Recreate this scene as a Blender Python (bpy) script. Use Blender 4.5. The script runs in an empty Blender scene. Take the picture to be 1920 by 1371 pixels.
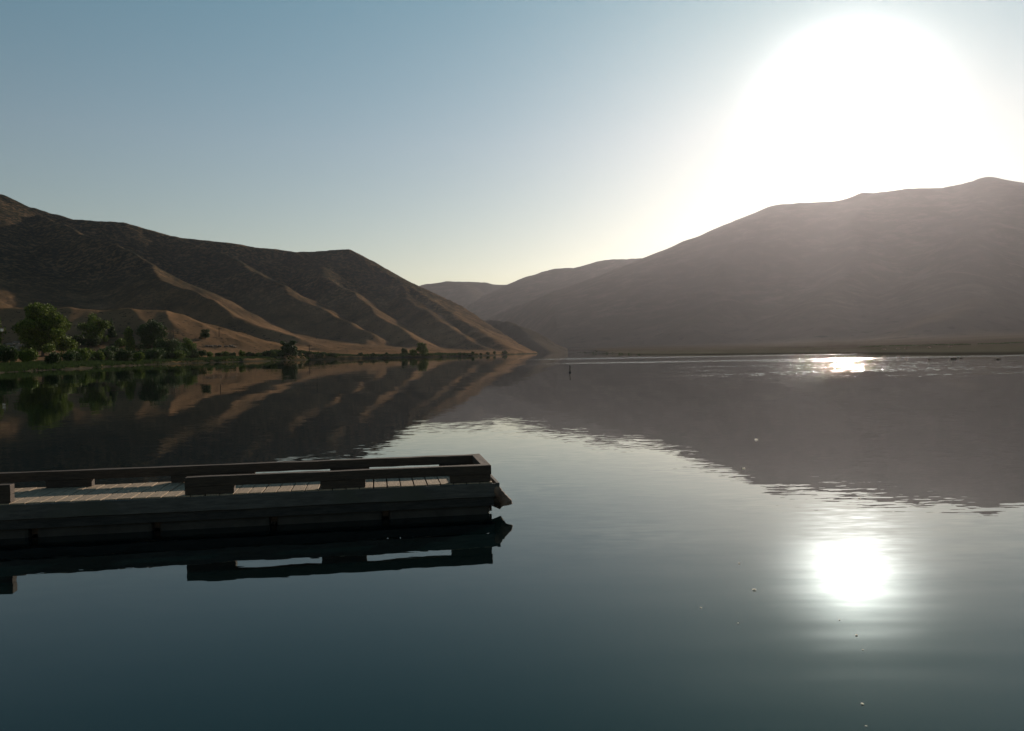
import bpy, bmesh, math, random
import numpy as np
from mathutils import Vector, Matrix

random.seed(7)
SC = bpy.context.scene
COL = SC.collection
R = math.radians

# ------------------------------------------------------------------ camera
CAM_H = 1.85
F_PX = 1500.0                       # focal length in photograph pixels (1920 wide)
PITCH = math.atan(24.5 / F_PX)      # looking slightly down
ROLL = math.atan(0.018)
cam_d = bpy.data.cameras.new("camera")
cam_d.sensor_width = 36.0
cam_d.lens = 36.0 * F_PX / 1920.0
cam_d.clip_start = 0.05
cam_d.clip_end = 40000
cam = bpy.data.objects.new("camera", cam_d)
COL.objects.link(cam)
CAM_ROT = (Matrix.Rotation(math.pi / 2 - PITCH, 3, 'X') @ Matrix.Rotation(-ROLL, 3, 'Z'))
cam.matrix_world = Matrix.Translation((0, 0, CAM_H)) @ CAM_ROT.to_4x4()
SC.camera = cam

def ray(px, py):
    v = Vector((px - 960.0, -(py - 685.5), -F_PX))
    return CAM_ROT @ v

def at(px, py, dist):
    """world point on the sight line of a photograph pixel at forward distance dist"""
    d = ray(px, py)
    return Vector((0, 0, CAM_H)) + d * (dist / d.y)

def on_plane(px, py, z=0.0):
    d = ray(px, py)
    return Vector((0, 0, CAM_H)) + d * ((z - CAM_H) / d.z)

# ------------------------------------------------------------------ sky, sun, exposure
SUN_AZ = R(22.9)      # clockwise from +Y
SUN_EL = R(15.0)
world = bpy.data.worlds.new("World")
SC.world = world
world.use_nodes = True
nt = world.node_tree
nt.nodes.clear()
w_out = nt.nodes.new("ShaderNodeOutputWorld")
w_bg = nt.nodes.new("ShaderNodeBackground")
sky = nt.nodes.new("ShaderNodeTexSky")
sky.sky_type = 'NISHITA'
sky.sun_disc = False
sky.sun_elevation = SUN_EL
sky.sun_rotation = SUN_AZ
sky.altitude = 300
sky.air_density = 1.0
sky.dust_density = 0.15
sky.ozone_density = 0.5
w_bg.inputs['Strength'].default_value = SKY_STRENGTH = 0.066
# the sky: Nishita, cooled a little, plus the bright aureole that thin haze high up makes round the sun
# (a function of the direction in the world only)
w_tint = nt.nodes.new("ShaderNodeVectorMath"); w_tint.operation = 'MULTIPLY'; w_tint.inputs[1].default_value = (0.92, 0.99, 0.95)
nt.links.new(sky.outputs[0], w_tint.inputs[0])
w_tc = nt.nodes.new("ShaderNodeTexCoord")
w_sep = nt.nodes.new("ShaderNodeSeparateXYZ"); nt.links.new(w_tc.outputs['Generated'], w_sep.inputs[0])
w_rmp = nt.nodes.new("ShaderNodeValToRGB")            # dusty warm air low over the valley, cleaner blue-green higher up
w_rmp.color_ramp.elements[0].position = .04; w_rmp.color_ramp.elements[0].color = (.93, .79, .67, 1)
w_rmp.color_ramp.elements[1].position = .44; w_rmp.color_ramp.elements[1].color = (.86, 1.15, 1.03, 1)
_e = w_rmp.color_ramp.elements.new(.25); _e.color = (1.05, 1.02, .92, 1)
nt.links.new(w_sep.outputs['Z'], w_rmp.inputs['Fac']); nt.links.new(w_rmp.outputs['Color'], w_tint.inputs[1])
w_dot = nt.nodes.new("ShaderNodeVectorMath"); w_dot.operation = 'DOT_PRODUCT'
w_dot.inputs[1].default_value = (math.sin(SUN_AZ)*math.cos(SUN_EL), math.cos(SUN_AZ)*math.cos(SUN_EL), math.sin(SUN_EL))
nt.links.new(w_tc.outputs['Generated'], w_dot.inputs[0])
def wmath(op, a, b=None):
    n = nt.nodes.new("ShaderNodeMath"); n.operation = op
    for i, q in enumerate((a, b)):
        if q is None: continue
        if isinstance(q, (int, float)): n.inputs[i].default_value = q
        else: nt.links.new(q, n.inputs[i])
    return n.outputs[0]
w_th = wmath('MULTIPLY', wmath('ARCCOSINE', wmath('MINIMUM', w_dot.outputs['Value'], 0.9999999)), 180/math.pi)
def aur(amp, width, pw):
    return wmath('MULTIPLY', wmath('EXPONENT', wmath('MULTIPLY', wmath('POWER', wmath('MULTIPLY', w_th, 1/width), pw), -1.0)), amp/SKY_STRENGTH)
w_aur = wmath('ADD', aur(8.5, 2.35, 1.5), aur(0.05, 5.0, 1.2))
w_ac = nt.nodes.new("ShaderNodeVectorMath"); w_ac.operation = 'SCALE'; w_ac.inputs[0].default_value = (1.0, .97, .92)
nt.links.new(w_aur, w_ac.inputs['Scale'])
w_sum = nt.nodes.new("ShaderNodeVectorMath"); w_sum.operation = 'ADD'
nt.links.new(w_tint.outputs[0], w_sum.inputs[0]); nt.links.new(w_ac.outputs[0], w_sum.inputs[1])
nt.links.new(w_sum.outputs[0], w_bg.inputs['Color'])
nt.links.new(w_bg.outputs[0], w_out.inputs['Surface'])

SUN_DIR = Vector((math.sin(SUN_AZ) * math.cos(SUN_EL), math.cos(SUN_AZ) * math.cos(SUN_EL), math.sin(SUN_EL)))
sun_d = bpy.data.lights.new("sun", 'SUN')
sun_d.energy = 5.0
sun_d.angle = R(0.5)
sun_d.color = (1.0, 0.83, 0.66)
sun = bpy.data.objects.new("sun", sun_d)
COL.objects.link(sun)
sun.rotation_euler = SUN_DIR.to_track_quat('Z', 'Y').to_euler()
sun.location = (200, 400, 300)

SC.view_settings.view_transform = 'Standard'
SC.view_settings.look = 'None'
SC.view_settings.exposure = 0.28
SC.view_settings.gamma = 1.0
SC.cycles.use_denoising = True
SC.cycles.max_bounces = 6
SC.cycles.volume_bounces = 0
SC.cycles.sample_clamp_indirect = 6.0

# ------------------------------------------------------------------ helpers
def tag(o, label=None, cat=None, group=None, kind=None):
    if label: o['label'] = label
    if cat: o['category'] = cat
    if group: o['group'] = group
    if kind: o['kind'] = kind
    return o

def empty(name, loc, rz=0.0):
    o = bpy.data.objects.new(name, None)
    COL.objects.link(o)
    o.location = loc
    o.rotation_euler = (0, 0, rz)
    o.empty_display_size = 0.2
    return o

class MB:
    def __init__(self):
        self.v, self.f = [], []
    def add(self, vs, fs):
        n = len(self.v)
        self.v.extend([tuple(v) for v in vs])
        self.f.extend([tuple(i + n for i in f) for f in fs])
    def box(self, a, b, m=None):
        x0, y0, z0 = a; x1, y1, z1 = b
        vs = [Vector(p) for p in ((x0,y0,z0),(x1,y0,z0),(x1,y1,z0),(x0,y1,z0),(x0,y0,z1),(x1,y0,z1),(x1,y1,z1),(x0,y1,z1))]
        if m is not None: vs = [m @ v for v in vs]
        self.add(vs, [(0,3,2,1),(4,5,6,7),(0,1,5,4),(1,2,6,5),(2,3,7,6),(3,0,4,7)])
    def plank(self, a, b, rr, jit=.003, step=.22):
        # a beam along x with slightly uneven edges
        x0, y0, z0 = a; x1, y1, z1 = b
        n = max(2, int(abs(x1 - x0)/step)); base = len(self.v)
        for i in range(n + 1):
            x = x0 + (x1 - x0)*i/n
            for y, z in ((y0, z0), (y1, z0), (y1, z1), (y0, z1)):
                self.v.append((x, y + rr.uniform(-jit, jit), z + rr.uniform(-jit, jit)))
        for i in range(n):
            for k in range(4):
                p = base + i*4 + k; q = base + i*4 + (k+1) % 4
                self.f.append((p, p + 4, q + 4, q))
        self.f.append((base, base+1, base+2, base+3)); e = base + n*4
        self.f.append((e+3, e+2, e+1, e))
    def tube(self, pts, rad, n=8, cap=True):
        pts = [Vector(p) for p in pts]
        if not isinstance(rad, (list, tuple)): rad = [rad] * len(pts)
        base = len(self.v)
        for i, p in enumerate(pts):
            a = pts[max(i-1, 0)]; b = pts[min(i+1, len(pts)-1)]
            t = (b - a).normalized()
            u = t.orthogonal().normalized() if i == 0 else (u - t * u.dot(t)).normalized()
            w = t.cross(u)
            for k in range(n):
                an = 2 * math.pi * k / n
                self.v.append(tuple(p + (u * math.cos(an) + w * math.sin(an)) * rad[i]))
        for i in range(len(pts) - 1):
            for k in range(n):
                a = base + i*n + k; b = base + i*n + (k+1) % n
                self.f.append((a, b, b + n, a + n))
        if cap:
            self.f.append(tuple(base + k for k in reversed(range(n))))
            self.f.append(tuple(base + (len(pts)-1)*n + k for k in range(n)))
    def build(self, name, mat, parent=None, smooth=False, bevel=0.0):
        me = bpy.data.meshes.new(name)
        me.from_pydata(self.v, [], self.f)
        me.materials.append(mat)
        if smooth:
            me.polygons.foreach_set('use_smooth', [True] * len(me.polygons))
        me.update()
        o = bpy.data.objects.new(name, me)
        COL.objects.link(o)
        if parent: o.parent = parent
        if bevel:
            b = o.modifiers.new('bevel', 'BEVEL'); b.width = bevel; b.segments = 2; b.limit_method = 'ANGLE'
        return o

def copy_tree(o, parent=None):
    c = o.copy(); COL.objects.link(c); c.parent = parent
    for ch in list(o.children): copy_tree(ch, c)
    return c

# ---- materials
def mat_new(name):
    m = bpy.data.materials.new(name)
    m.use_nodes = True
    t = m.node_tree
    return m, t, t.nodes['Principled BSDF'], t.nodes['Material Output']

def N(t, typ, **kw):
    n = t.nodes.new(typ)
    for k, v in kw.items(): setattr(n, k, v)
    return n

def noise_col(name, c1, c2, scale, rough=0.9, detail=6, bump=0.0, bscale=None, stretch=(1,1,1), c3=None, s3=0.3):
    m, t, b, o = mat_new(name)
    tc = N(t, 'ShaderNodeTexCoord'); mp = N(t, 'ShaderNodeMapping')
    mp.inputs['Scale'].default_value = stretch
    t.links.new(tc.outputs['Object'], mp.inputs['Vector'])
    nz = N(t, 'ShaderNodeTexNoise'); nz.inputs['Scale'].default_value = scale; nz.inputs['Detail'].default_value = detail
    nz.inputs['Roughness'].default_value = 0.65
    t.links.new(mp.outputs[0], nz.inputs['Vector'])
    cr = N(t, 'ShaderNodeValToRGB')
    cr.color_ramp.elements[0].position = 0.35; cr.color_ramp.elements[0].color = (*c1, 1)
    cr.color_ramp.elements[1].position = 0.65; cr.color_ramp.elements[1].color = (*c2, 1)
    t.links.new(nz.outputs['Fac'], cr.inputs['Fac'])
    last = cr.outputs['Color']
    if c3:
        n3 = N(t, 'ShaderNodeTexNoise'); n3.inputs['Scale'].default_value = s3; n3.inputs['Detail'].default_value = 4
        t.links.new(tc.outputs['Object'], n3.inputs['Vector'])
        r3 = N(t, 'ShaderNodeMapRange'); r3.inputs['From Min'].default_value = .5; r3.inputs['From Max'].default_value = .65
        t.links.new(n3.outputs['Fac'], r3.inputs['Value'])
        mx = N(t, 'ShaderNodeMix', data_type='RGBA')
        t.links.new(r3.outputs[0], mx.inputs['Factor']); t.links.new(last, mx.inputs['A'])
        mx.inputs['B'].default_value = (*c3, 1); last = mx.outputs['Result']
    t.links.new(last, b.inputs['Base Color'])
    b.inputs['Roughness'].default_value = rough
    b.inputs['Specular IOR Level'].default_value = 0.3
    if bump:
        n2 = N(t, 'ShaderNodeTexNoise'); n2.inputs['Scale'].default_value = bscale or scale * 3; n2.inputs['Detail'].default_value = 5
        t.links.new(mp.outputs[0], n2.inputs['Vector'])
        bp = N(t, 'ShaderNodeBump'); bp.inputs['Distance'].default_value = bump; bp.inputs['Strength'].default_value = 1
        t.links.new(n2.outputs['Fac'], bp.inputs['Height']); t.links.new(bp.outputs[0], b.inputs['Normal'])
    return m

# ---- numpy gradient noise
_rng = np.random.RandomState(11)
_G = _rng.rand(512, 512) * 2 * np.pi
def gnoise(x, y):
    xi = np.floor(x).astype(int); yi = np.floor(y).astype(int)
    xf = x - xi; yf = y - yi
    def g(ix, iy, dx, dy):
        a = _G[ix % 512, iy % 512]
        return np.cos(a) * dx + np.sin(a) * dy
    u = xf**3 * (xf * (xf * 6 - 15) + 10); v = yf**3 * (yf * (yf * 6 - 15) + 10)
    a = g(xi, yi, xf, yf); b = g(xi+1, yi, xf-1, yf); c = g(xi, yi+1, xf, yf-1); d = g(xi+1, yi+1, xf-1, yf-1)
    return ((a*(1-u)+b*u)*(1-v) + (c*(1-u)+d*u)*v) * 1.4
def fbm(x, y, octs=5, gain=0.5):
    s = np.zeros_like(x); a = 1.0
    for i in range(octs):
        s += a * gnoise(x + 37.7*i, y - 91.3*i); x = x * 2.03; y = y * 2.03; a *= gain
    return s

# ------------------------------------------------------------------ terrain
def ridge_height(X, Y, pts, slope, rnd=12.0, power=1.25, zbase=0.0, wscale=1.0):
    """pts: crest polyline (Vectors). Height falls from the crest, steep first and flattening out"""
    best = np.full(X.shape, -50.0)
    for a, b in zip(pts[:-1], pts[1:]):
        dx, dy = b.x - a.x, b.y - a.y
        L2 = dx*dx + dy*dy
        t = np.clip(((X - a.x)*dx + (Y - a.y)*dy) / L2, 0, 1)
        d = np.hypot(X - (a.x + t*dx), Y - (a.y + t*dy))
        d = np.sqrt(d*d + rnd*rnd) - rnd
        zc = a.z + t*(b.z - a.z) - zbase
        w = np.maximum(zc, 1.0) / slope * power * wscale
        u = np.clip(1 - d / w, 0, 1)
        h = zc * u**power + zbase
        h = np.where(u <= 0, zbase - (d - w) * 0.02, h)
        best = np.maximum(best, h)
    return best

def smax(a, b, k):
    h = np.clip(0.5 + 0.5*(a - b)/k, 0, 1)
    return b*(1-h) + a*h + k*h*(1-h)

def polar_mesh(name, az0, az1, naz, r0, r1, nr, hfun, mat, drop=-6.0):
    az = np.linspace(R(az0), R(az1), naz)
    rr = r0 * (r1/r0) ** np.linspace(0, 1, nr)
    A, RR = np.meshgrid(az, rr)
    X = np.sin(A) * RR; Y = np.cos(A) * RR
    Z = hfun(X, Y)
    Z = np.maximum(Z, drop)
    V = np.stack([X, Y, Z], -1).reshape(-1, 3)
    idx = np.arange(nr*naz).reshape(nr, naz)
    Fq = np.stack([idx[:-1, :-1], idx[:-1, 1:], idx[1:, 1:], idx[1:, :-1]], -1).reshape(-1, 4)
    keep = V[Fq][:, :, 2].max(1) > -1.2       # what lies well below the water needs no mesh
    Fq = Fq[keep][:, ::-1]
    used = np.unique(Fq); remap = np.full(len(V), -1); remap[used] = np.arange(len(used))
    V = V[used]; Fq = remap[Fq]
    me = bpy.data.meshes.new(name)
    me.vertices.add(len(V)); me.vertices.foreach_set('co', V.ravel())
    me.loops.add(Fq.size); me.loops.foreach_set('vertex_index', Fq.ravel())
    me.polygons.add(len(Fq)); me.polygons.foreach_set('loop_start', np.arange(0, Fq.size, 4))
    me.polygons.foreach_set('loop_total', np.full(len(Fq), 4))
    me.polygons.foreach_set('use_smooth', np.ones(len(Fq), bool))
    me.update(calc_edges=True); me.validate()
    me.materials.append(mat)
    o = bpy.data.objects.new(name, me); COL.objects.link(o)
    tag(o, kind='structure')
    return o

def line(*pp): return [at(*p) for p in pp]

# --- left hills: crest polylines (photo px, px, metres away)
L_MAIN = line((-1300, 40, 1000), (-420, 200, 1120), (-160, 290, 1150), (0, 365, 1170), (60, 390, 1180), (140, 411, 1190), (230, 418, 1200), (320, 442, 1220),
              (400, 452, 1240), (480, 464, 1270), (560, 472, 1300), (600, 471, 1320), (650, 467, 1320), (700, 497, 1290),
              (740, 522, 1240), (780, 545, 1180))
L_NOSE = line((780, 545, 1180), (840, 583, 1080), (890, 613, 980), (930, 639, 880), (958, 657, 800))
L_SPURS = [
    line((60, 402, 1130), (150, 432, 1040), (220, 460, 960), (270, 490, 880), (320, 530, 790), (380, 562, 730), (450, 592, 680), (520, 618, 650), (570, 634, 630)),
    line((330, 446, 1210), (380, 462, 1160), (440, 490, 1100), (500, 523, 1030), (560, 556, 960), (630, 593, 890), (690, 624, 830)),
    line((560, 472, 1300), (600, 500, 1200), (650, 545, 1080), (700, 585, 960), (760, 622, 860), (800, 640, 800)),
    line((740, 524, 1240), (770, 560, 1120), (820, 602, 980), (880, 640, 860), (910, 652, 820)),
    line((-500, 300, 1050), (-350, 400, 900), (-200, 470, 780), (-60, 540, 680)),
]
# shoreline on the left (px on the water plane)
L_SHORE = [on_plane(*p) for p in ((-700, 740), (-300, 716), (0, 699), (120, 693), (240, 686), (330, 682), (420, 679.5), (500, 677), (580, 674.6), (680, 672.3), (800, 669.9), (900, 667.6))]
L_SHORE += [at(962, 664.5, 760)]
L_SHORE = [Vector((p.x, p.y)) for p in L_SHORE] + [Vector((30, 900)), Vector((20, 1100)), Vector((-10, 1500))]

def shore_dist(X, Y, poly):
    """signed distance from a shoreline polyline, positive on its left/far side"""
    best = np.full(X.shape, 1e9); sgn = np.ones(X.shape)
    for a, b in zip(poly[:-1], poly[1:]):
        dx, dy = b.x-a.x, b.y-a.y
        t = np.clip(((X-a.x)*dx + (Y-a.y)*dy)/(dx*dx+dy*dy), 0, 1)
        d = np.hypot(X-(a.x+t*dx), Y-(a.y+t*dy))
        cr = dx*(Y-a.y) - dy*(X-a.x)
        m = d < best
        best = np.where(m, d, best); sgn = np.where(m, np.sign(cr), sgn)
    return best*sgn

def h_left(X, Y):
    n1 = fbm(X/160, Y/160, 5)
    wx = X + 14*fbm(X/120+5, Y/120, 3); wy = Y + 14*fbm(X/120, Y/120+9, 3)
    z = ridge_height(wx*0+X, Y, L_MAIN, 0.62, 8, 1.9)
    z = np.maximum(z, ridge_height(X, Y, L_NOSE, 0.60, 8, 1.7))
    for i, s in enumerate(L_SPURS):
        z = smax(z, ridge_height(wx, wy, s, 0.62, 3.5, 1.9), 2.0)
    sd = shore_dist(X, Y, L_SHORE) + 3.0*fbm(X/25, Y/25, 4)
    sp = np.clip(sd, -80, 900)
    flat = np.where(sp < 0, sp*0.08, 2.2*(1-np.exp(-sp/22)) + sp*0.018 + np.clip(sp-60, 0, 500)*0.045)
    flat = flat + np.clip(sp/80, 0, 1)*1.6*fbm(X/40, Y/40, 4)
    # an old river terrace with a steep dark face
    ter = ridge_height(X, Y, TERR, 0.35, 6, 1.2)
    z = smax(z, ter, 2.0)
    z = smax(z, flat, 5.0)
    gul = np.clip(z/60, 0, 1)
    z = z + gul*(2.2*n1 + .6*fbm(X/30, Y/30, 4)) + .5*np.abs(fbm(X/18, Y/18, 3)) - np.clip(z/25, 0, 1)*np.clip((X + 330)/200, .15, 1)*3.8*np.abs(gnoise((X + Y)/30 + .6*fbm(X/90, Y/90, 2), (X - Y)/190)) + 0.25*fbm(X/7, Y/7, 3)*np.clip(sp/30, 0, 1)
    mask = np.clip((sp+60)/60, 0, 1)
    return np.where(sp < 0, np.minimum(z, sp*0.08), np.minimum(z, 0.05 + sp*0.9))
TERR = line((-150, 575, 470), (0, 578, 450), (100, 578, 440), (200, 578, 440), (285, 580, 435), (312, 592, 425))

def terrain_mat(name, straw, straw2, sage_shade, green=None, gz=(1.5, 4.0), scale=0.02, bump=1.2, speck=.16):
    if bump == 1.2: bump = .35
    m, t, b, o = mat_new(name)
    g = N(t, 'ShaderNodeNewGeometry')
    nz = N(t, 'ShaderNodeTexNoise'); nz.inputs['Scale'].default_value = scale; nz.inputs['Detail'].default_value = 9; nz.inputs['Roughness'].default_value = .7
    t.links.new(g.outputs['Position'], nz.inputs['Vector'])
    cr = N(t, 'ShaderNodeValToRGB')
    e = cr.color_ramp.elements
    e[0].position = .38; e[0].color = (*straw2, 1); e[1].position = .6; e[1].color = (*straw, 1)
    t.links.new(nz.outputs['Fac'], cr.inputs['Fac'])
    # sagebrush specks, and hill shade painted in as a dark tone stronger higher up
    n2 = N(t, 'ShaderNodeTexNoise'); n2.inputs['Scale'].default_value = speck; n2.inputs['Detail'].default_value = 5; n2.inputs['Roughness'].default_value = .75
    t.links.new(g.outputs['Position'], n2.inputs['Vector'])
    mr = N(t, 'ShaderNodeMapRange'); mr.inputs['From Min'].default_value = .36; mr.inputs['From Max'].default_value = .53
    t.links.new(n2.outputs['Fac'], mr.inputs['Value'])
    mx = N(t, 'ShaderNodeMix', data_type='RGBA'); mx.inputs['B'].default_value = (*sage_shade, 1)
    sz = N(t, 'ShaderNodeSeparateXYZ'); t.links.new(g.outputs['Position'], sz.inputs[0])
    zr = N(t, 'ShaderNodeMapRange'); zr.inputs['From Min'].default_value = 14; zr.inputs['From Max'].default_value = 100; zr.inputs['To Min'].default_value = .2; zr.inputs['To Max'].default_value = .92
    t.links.new(sz.outputs['Z'], zr.inputs['Value'])
    mf = N(t, 'ShaderNodeMath', operation='MULTIPLY'); t.links.new(mr.outputs[0], mf.inputs[0]); t.links.new(zr.outputs[0], mf.inputs[1])
    n5 = N(t, 'ShaderNodeTexNoise'); n5.inputs['Scale'].default_value = speck*2.4; n5.inputs['Detail'].default_value = 2
    t.links.new(g.outputs['Position'], n5.inputs['Vector'])
    r5 = N(t, 'ShaderNodeMapRange'); r5.inputs['From Min'].default_value = .60; r5.inputs['From Max'].default_value = .66; r5.inputs['To Max'].default_value = .75
    t.links.new(n5.outputs['Fac'], r5.inputs['Value'])
    mq = N(t, 'ShaderNodeMath', operation='MAXIMUM'); t.links.new(mf.outputs[0], mq.inputs[0]); t.links.new(r5.outputs[0], mq.inputs[1]); mf = mq
    t.links.new(mf.outputs[0], mx.inputs['Factor']); t.links.new(cr.outputs[0], mx.inputs['A'])
    last = mx.outputs['Result']
    if green:
        sx = N(t, 'ShaderNodeSeparateXYZ'); t.links.new(g.outputs['Position'], sx.inputs[0])
        n3 = N(t, 'ShaderNodeTexNoise'); n3.inputs['Scale'].default_value = 0.05; n3.inputs['Detail'].default_value = 5
        t.links.new(g.outputs['Position'], n3.inputs['Vector'])
        ad = N(t, 'ShaderNodeMath', operation='MULTIPLY_ADD'); ad.inputs[1].default_value = 2.0
        t.links.new(n3.outputs['Fac'], ad.inputs[0]); t.links.new(sx.outputs['Z'], ad.inputs[2])
        r = N(t, 'ShaderNodeMapRange'); r.inputs['From Min'].default_value = gz[0]+1.0; r.inputs['From Max'].default_value = gz[1]+1.0
        r.inputs['To Min'].default_value = 1; r.inputs['To Max'].default_value = 0
        t.links.new(ad.outputs[0], r.inputs['Value'])
        m2 = N(t, 'ShaderNodeMix', data_type='RGBA'); m2.inputs['B'].default_value = (*green, 1)
        t.links.new(r.outputs[0], m2.inputs['Factor']); t.links.new(last, m2.inputs['A']); last = m2.outputs['Result']
        # wet mud at the waterline
        r2 = N(t, 'ShaderNodeMapRange'); r2.inputs['From Min'].default_value = .12; r2.inputs['From Max'].default_value = .5
        r2.inputs['To Min'].default_value = 1; r2.inputs['To Max'].default_value = 0
        t.links.new(sx.outputs['Z'], r2.inputs['Value'])
        m3 = N(t, 'ShaderNodeMix', data_type='RGBA'); m3.inputs['B'].default_value = (.045, .04, .03, 1)
        t.links.new(r2.outputs[0], m3.inputs['Factor']); t.links.new(last, m3.inputs['A']); last = m3.outputs['Result']
    t.links.new(last, b.inputs['Base Color'])
    b.inputs['Roughness'].default_value = 1.0
    b.inputs['Specular IOR Level'].default_value = 0.0
    bp = N(t, 'ShaderNodeBump'); bp.inputs['Distance'].default_value = bump; bp.inputs['Strength'].default_value = .8
    t.links.new(n2.outputs['Fac'], bp.inputs['Height']); t.links.new(bp.outputs[0], b.inputs['Normal'])
    return m

M_HILL = terrain_mat('dry_grass_hillside', (.23, .135, .075), (.10, .065, .038), (.004, .015, .013), green=(.014, .022, .008), gz=(.1, 1.5))
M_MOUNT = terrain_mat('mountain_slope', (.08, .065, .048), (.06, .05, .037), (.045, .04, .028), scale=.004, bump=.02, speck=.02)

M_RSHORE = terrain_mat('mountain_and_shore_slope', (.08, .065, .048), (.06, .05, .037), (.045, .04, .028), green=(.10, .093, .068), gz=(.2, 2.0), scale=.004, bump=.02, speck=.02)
left = polar_mesh('hillside', -68, 6, 1100, 90, 2600, 420, h_left, M_HILL)

# --- right mountain, the low dark promontory and the far hills
R_MAIN = line((820, 640, 4700), (900, 575, 4400), (940, 545, 4200), (970, 533, 3900), (1000, 517, 3700), (1048, 501, 3500), (1080, 502, 3450), (1125, 491, 3350), (1160, 485, 3250), (1220, 481, 3100),
              (1290, 465, 2950), (1350, 444, 2800), (1400, 415, 2700), (1450, 387, 2600), (1500, 379, 2580), (1565, 377, 2560),
              (1620, 366, 2540), (1700, 354, 2520), (1760, 352, 2500), (1800, 345, 2500), (1850, 333, 2500), (1885, 340, 2500),
              (1920, 345, 2480), (2050, 330, 2450), (2250, 300, 2400), (2600, 310, 2300), (3100, 350, 2100), (4200, 380, 1900))
R_SPURS = [
    line((1450, 387, 2600), (1400, 470, 2100), (1350, 550, 1700), (1310, 620, 1250)),
    line((1620, 366, 2540), (1600, 450, 2000), (1580, 530, 1500), (1560, 610, 1050)),
    line((1850, 333, 2500), (1830, 420, 1950), (1800, 500, 1450), (1780, 600, 900)),
    line((2250, 300, 2400), (2200, 400, 1800), (2150, 520, 1200)),
]
def h_right(X, Y):
    wx = X + 40*fbm(X/300+5, Y/300, 3); wy = Y + 40*fbm(X/300, Y/300+9, 3)
    z = ridge_height(X, Y, R_MAIN, 0.42, 25, 1.3)
    for s in R_SPURS:
        z = smax(z, ridge_height(wx, wy, s, 0.45, 20, 1.3), 20)
    sd = shore_dist(X, Y, R_SHORE) + 3.0*fbm(X/30, Y/30, 4)
    sp = sd
    flat = np.where(sp < 0, sp*0.06, 1.2*(1-np.exp(-sp/15)) + sp*0.004 + np.clip(sp-150, 0, 2000)*0.03)
    z = smax(z, flat, 6)
    g = np.clip(z/150, 0, 1)
    z = z + g*(4*fbm(X/320, Y/320, 4) + .6*fbm(X/50, Y/50, 3)) - g*np.abs(fbm(X/240, Y/700, 2))*9
    return np.where(sp < 0, np.minimum(z, sp*0.06), np.minimum(z, 0.05+sp*0.9))
R_SHORE = [Vector((p.x, p.y)) for p in (at(1040, 666, 1500), at(1090, 664.5, 1200), on_plane(1200, 665.5), on_plane(1330, 665), on_plane(1420, 664.5), on_plane(1520, 664), on_plane(1640, 664),
           on_plane(1760, 664), on_plane(1920, 664), on_plane(2200, 670), on_plane(2900, 690), on_plane(4500, 760))]
R_SHORE = [Vector((-2500, 7000)), Vector((-500, 3600)), Vector((-60, 2200))] + R_SHORE
right = polar_mesh('mountain', -14, 72, 1000, 95, 5200, 360, h_right, M_RSHORE)

P_CREST = line((850, 585, 1500), (880, 597, 1350), (905, 600, 1290), (950, 602, 1250), (975, 612, 1210), (1000, 636, 1150), (1030, 659, 1080))
def h_prom(X, Y):
    z = ridge_height(X, Y, P_CREST, .6, 8, 1.15)
    z = z + np.clip(z/20, 0, 1)*(2.5*fbm(X/30, Y/30, 5))
    return z - 0.4
prom = polar_mesh('headland', -6, 4, 300, 900, 1700, 120, h_prom, M_MOUNT)

F_CREST = line((640, 520, 4056), (740, 538, 4056), (790, 537, 4056), (805, 531, 4056), (840, 526, 4056), (870, 527, 4056), (905, 529, 4017), (930, 534, 3978), (990, 536, 3978), (1060, 545, 3900))
F_SP = line((870, 527, 4056), (890, 560, 3510), (910, 610, 2964))
def h_far(X, Y):
    z = np.maximum(ridge_height(X, Y, F_CREST, .4, 25, 1.2), ridge_height(X, Y, F_SP, .4, 25, 1.2))
    return z + np.clip(z/100, 0, 1)*6*fbm(X/200, Y/200, 5) - 1
far = polar_mesh('distant_hills', -16, 8, 400, 2400, 5000, 120, h_far, M_MOUNT)

# sample terrain height for things that stand on it
def ground_z(x, y, side='left'):
    f = h_left if side == 'left' else h_right
    return float(f(np.array([[x]], float), np.array([[y]], float))[0, 0])

def meet_ground(px, py, side='left', zmin=.3, dmax=900):
    """distance at which the ground comes up to the sight line of a photo point, so that feet stand on it"""
    d = np.arange(110, dmax, 3.0)
    r_ = ray(px, py)
    X = r_.x/r_.y*d; Z = CAM_H + r_.z/r_.y*d
    G = (h_left if side == 'left' else h_right)(X[None], d[None])[0]
    ok = np.nonzero(G >= np.maximum(Z, zmin))[0]
    return float(d[ok[0]]) if len(ok) else None

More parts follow.
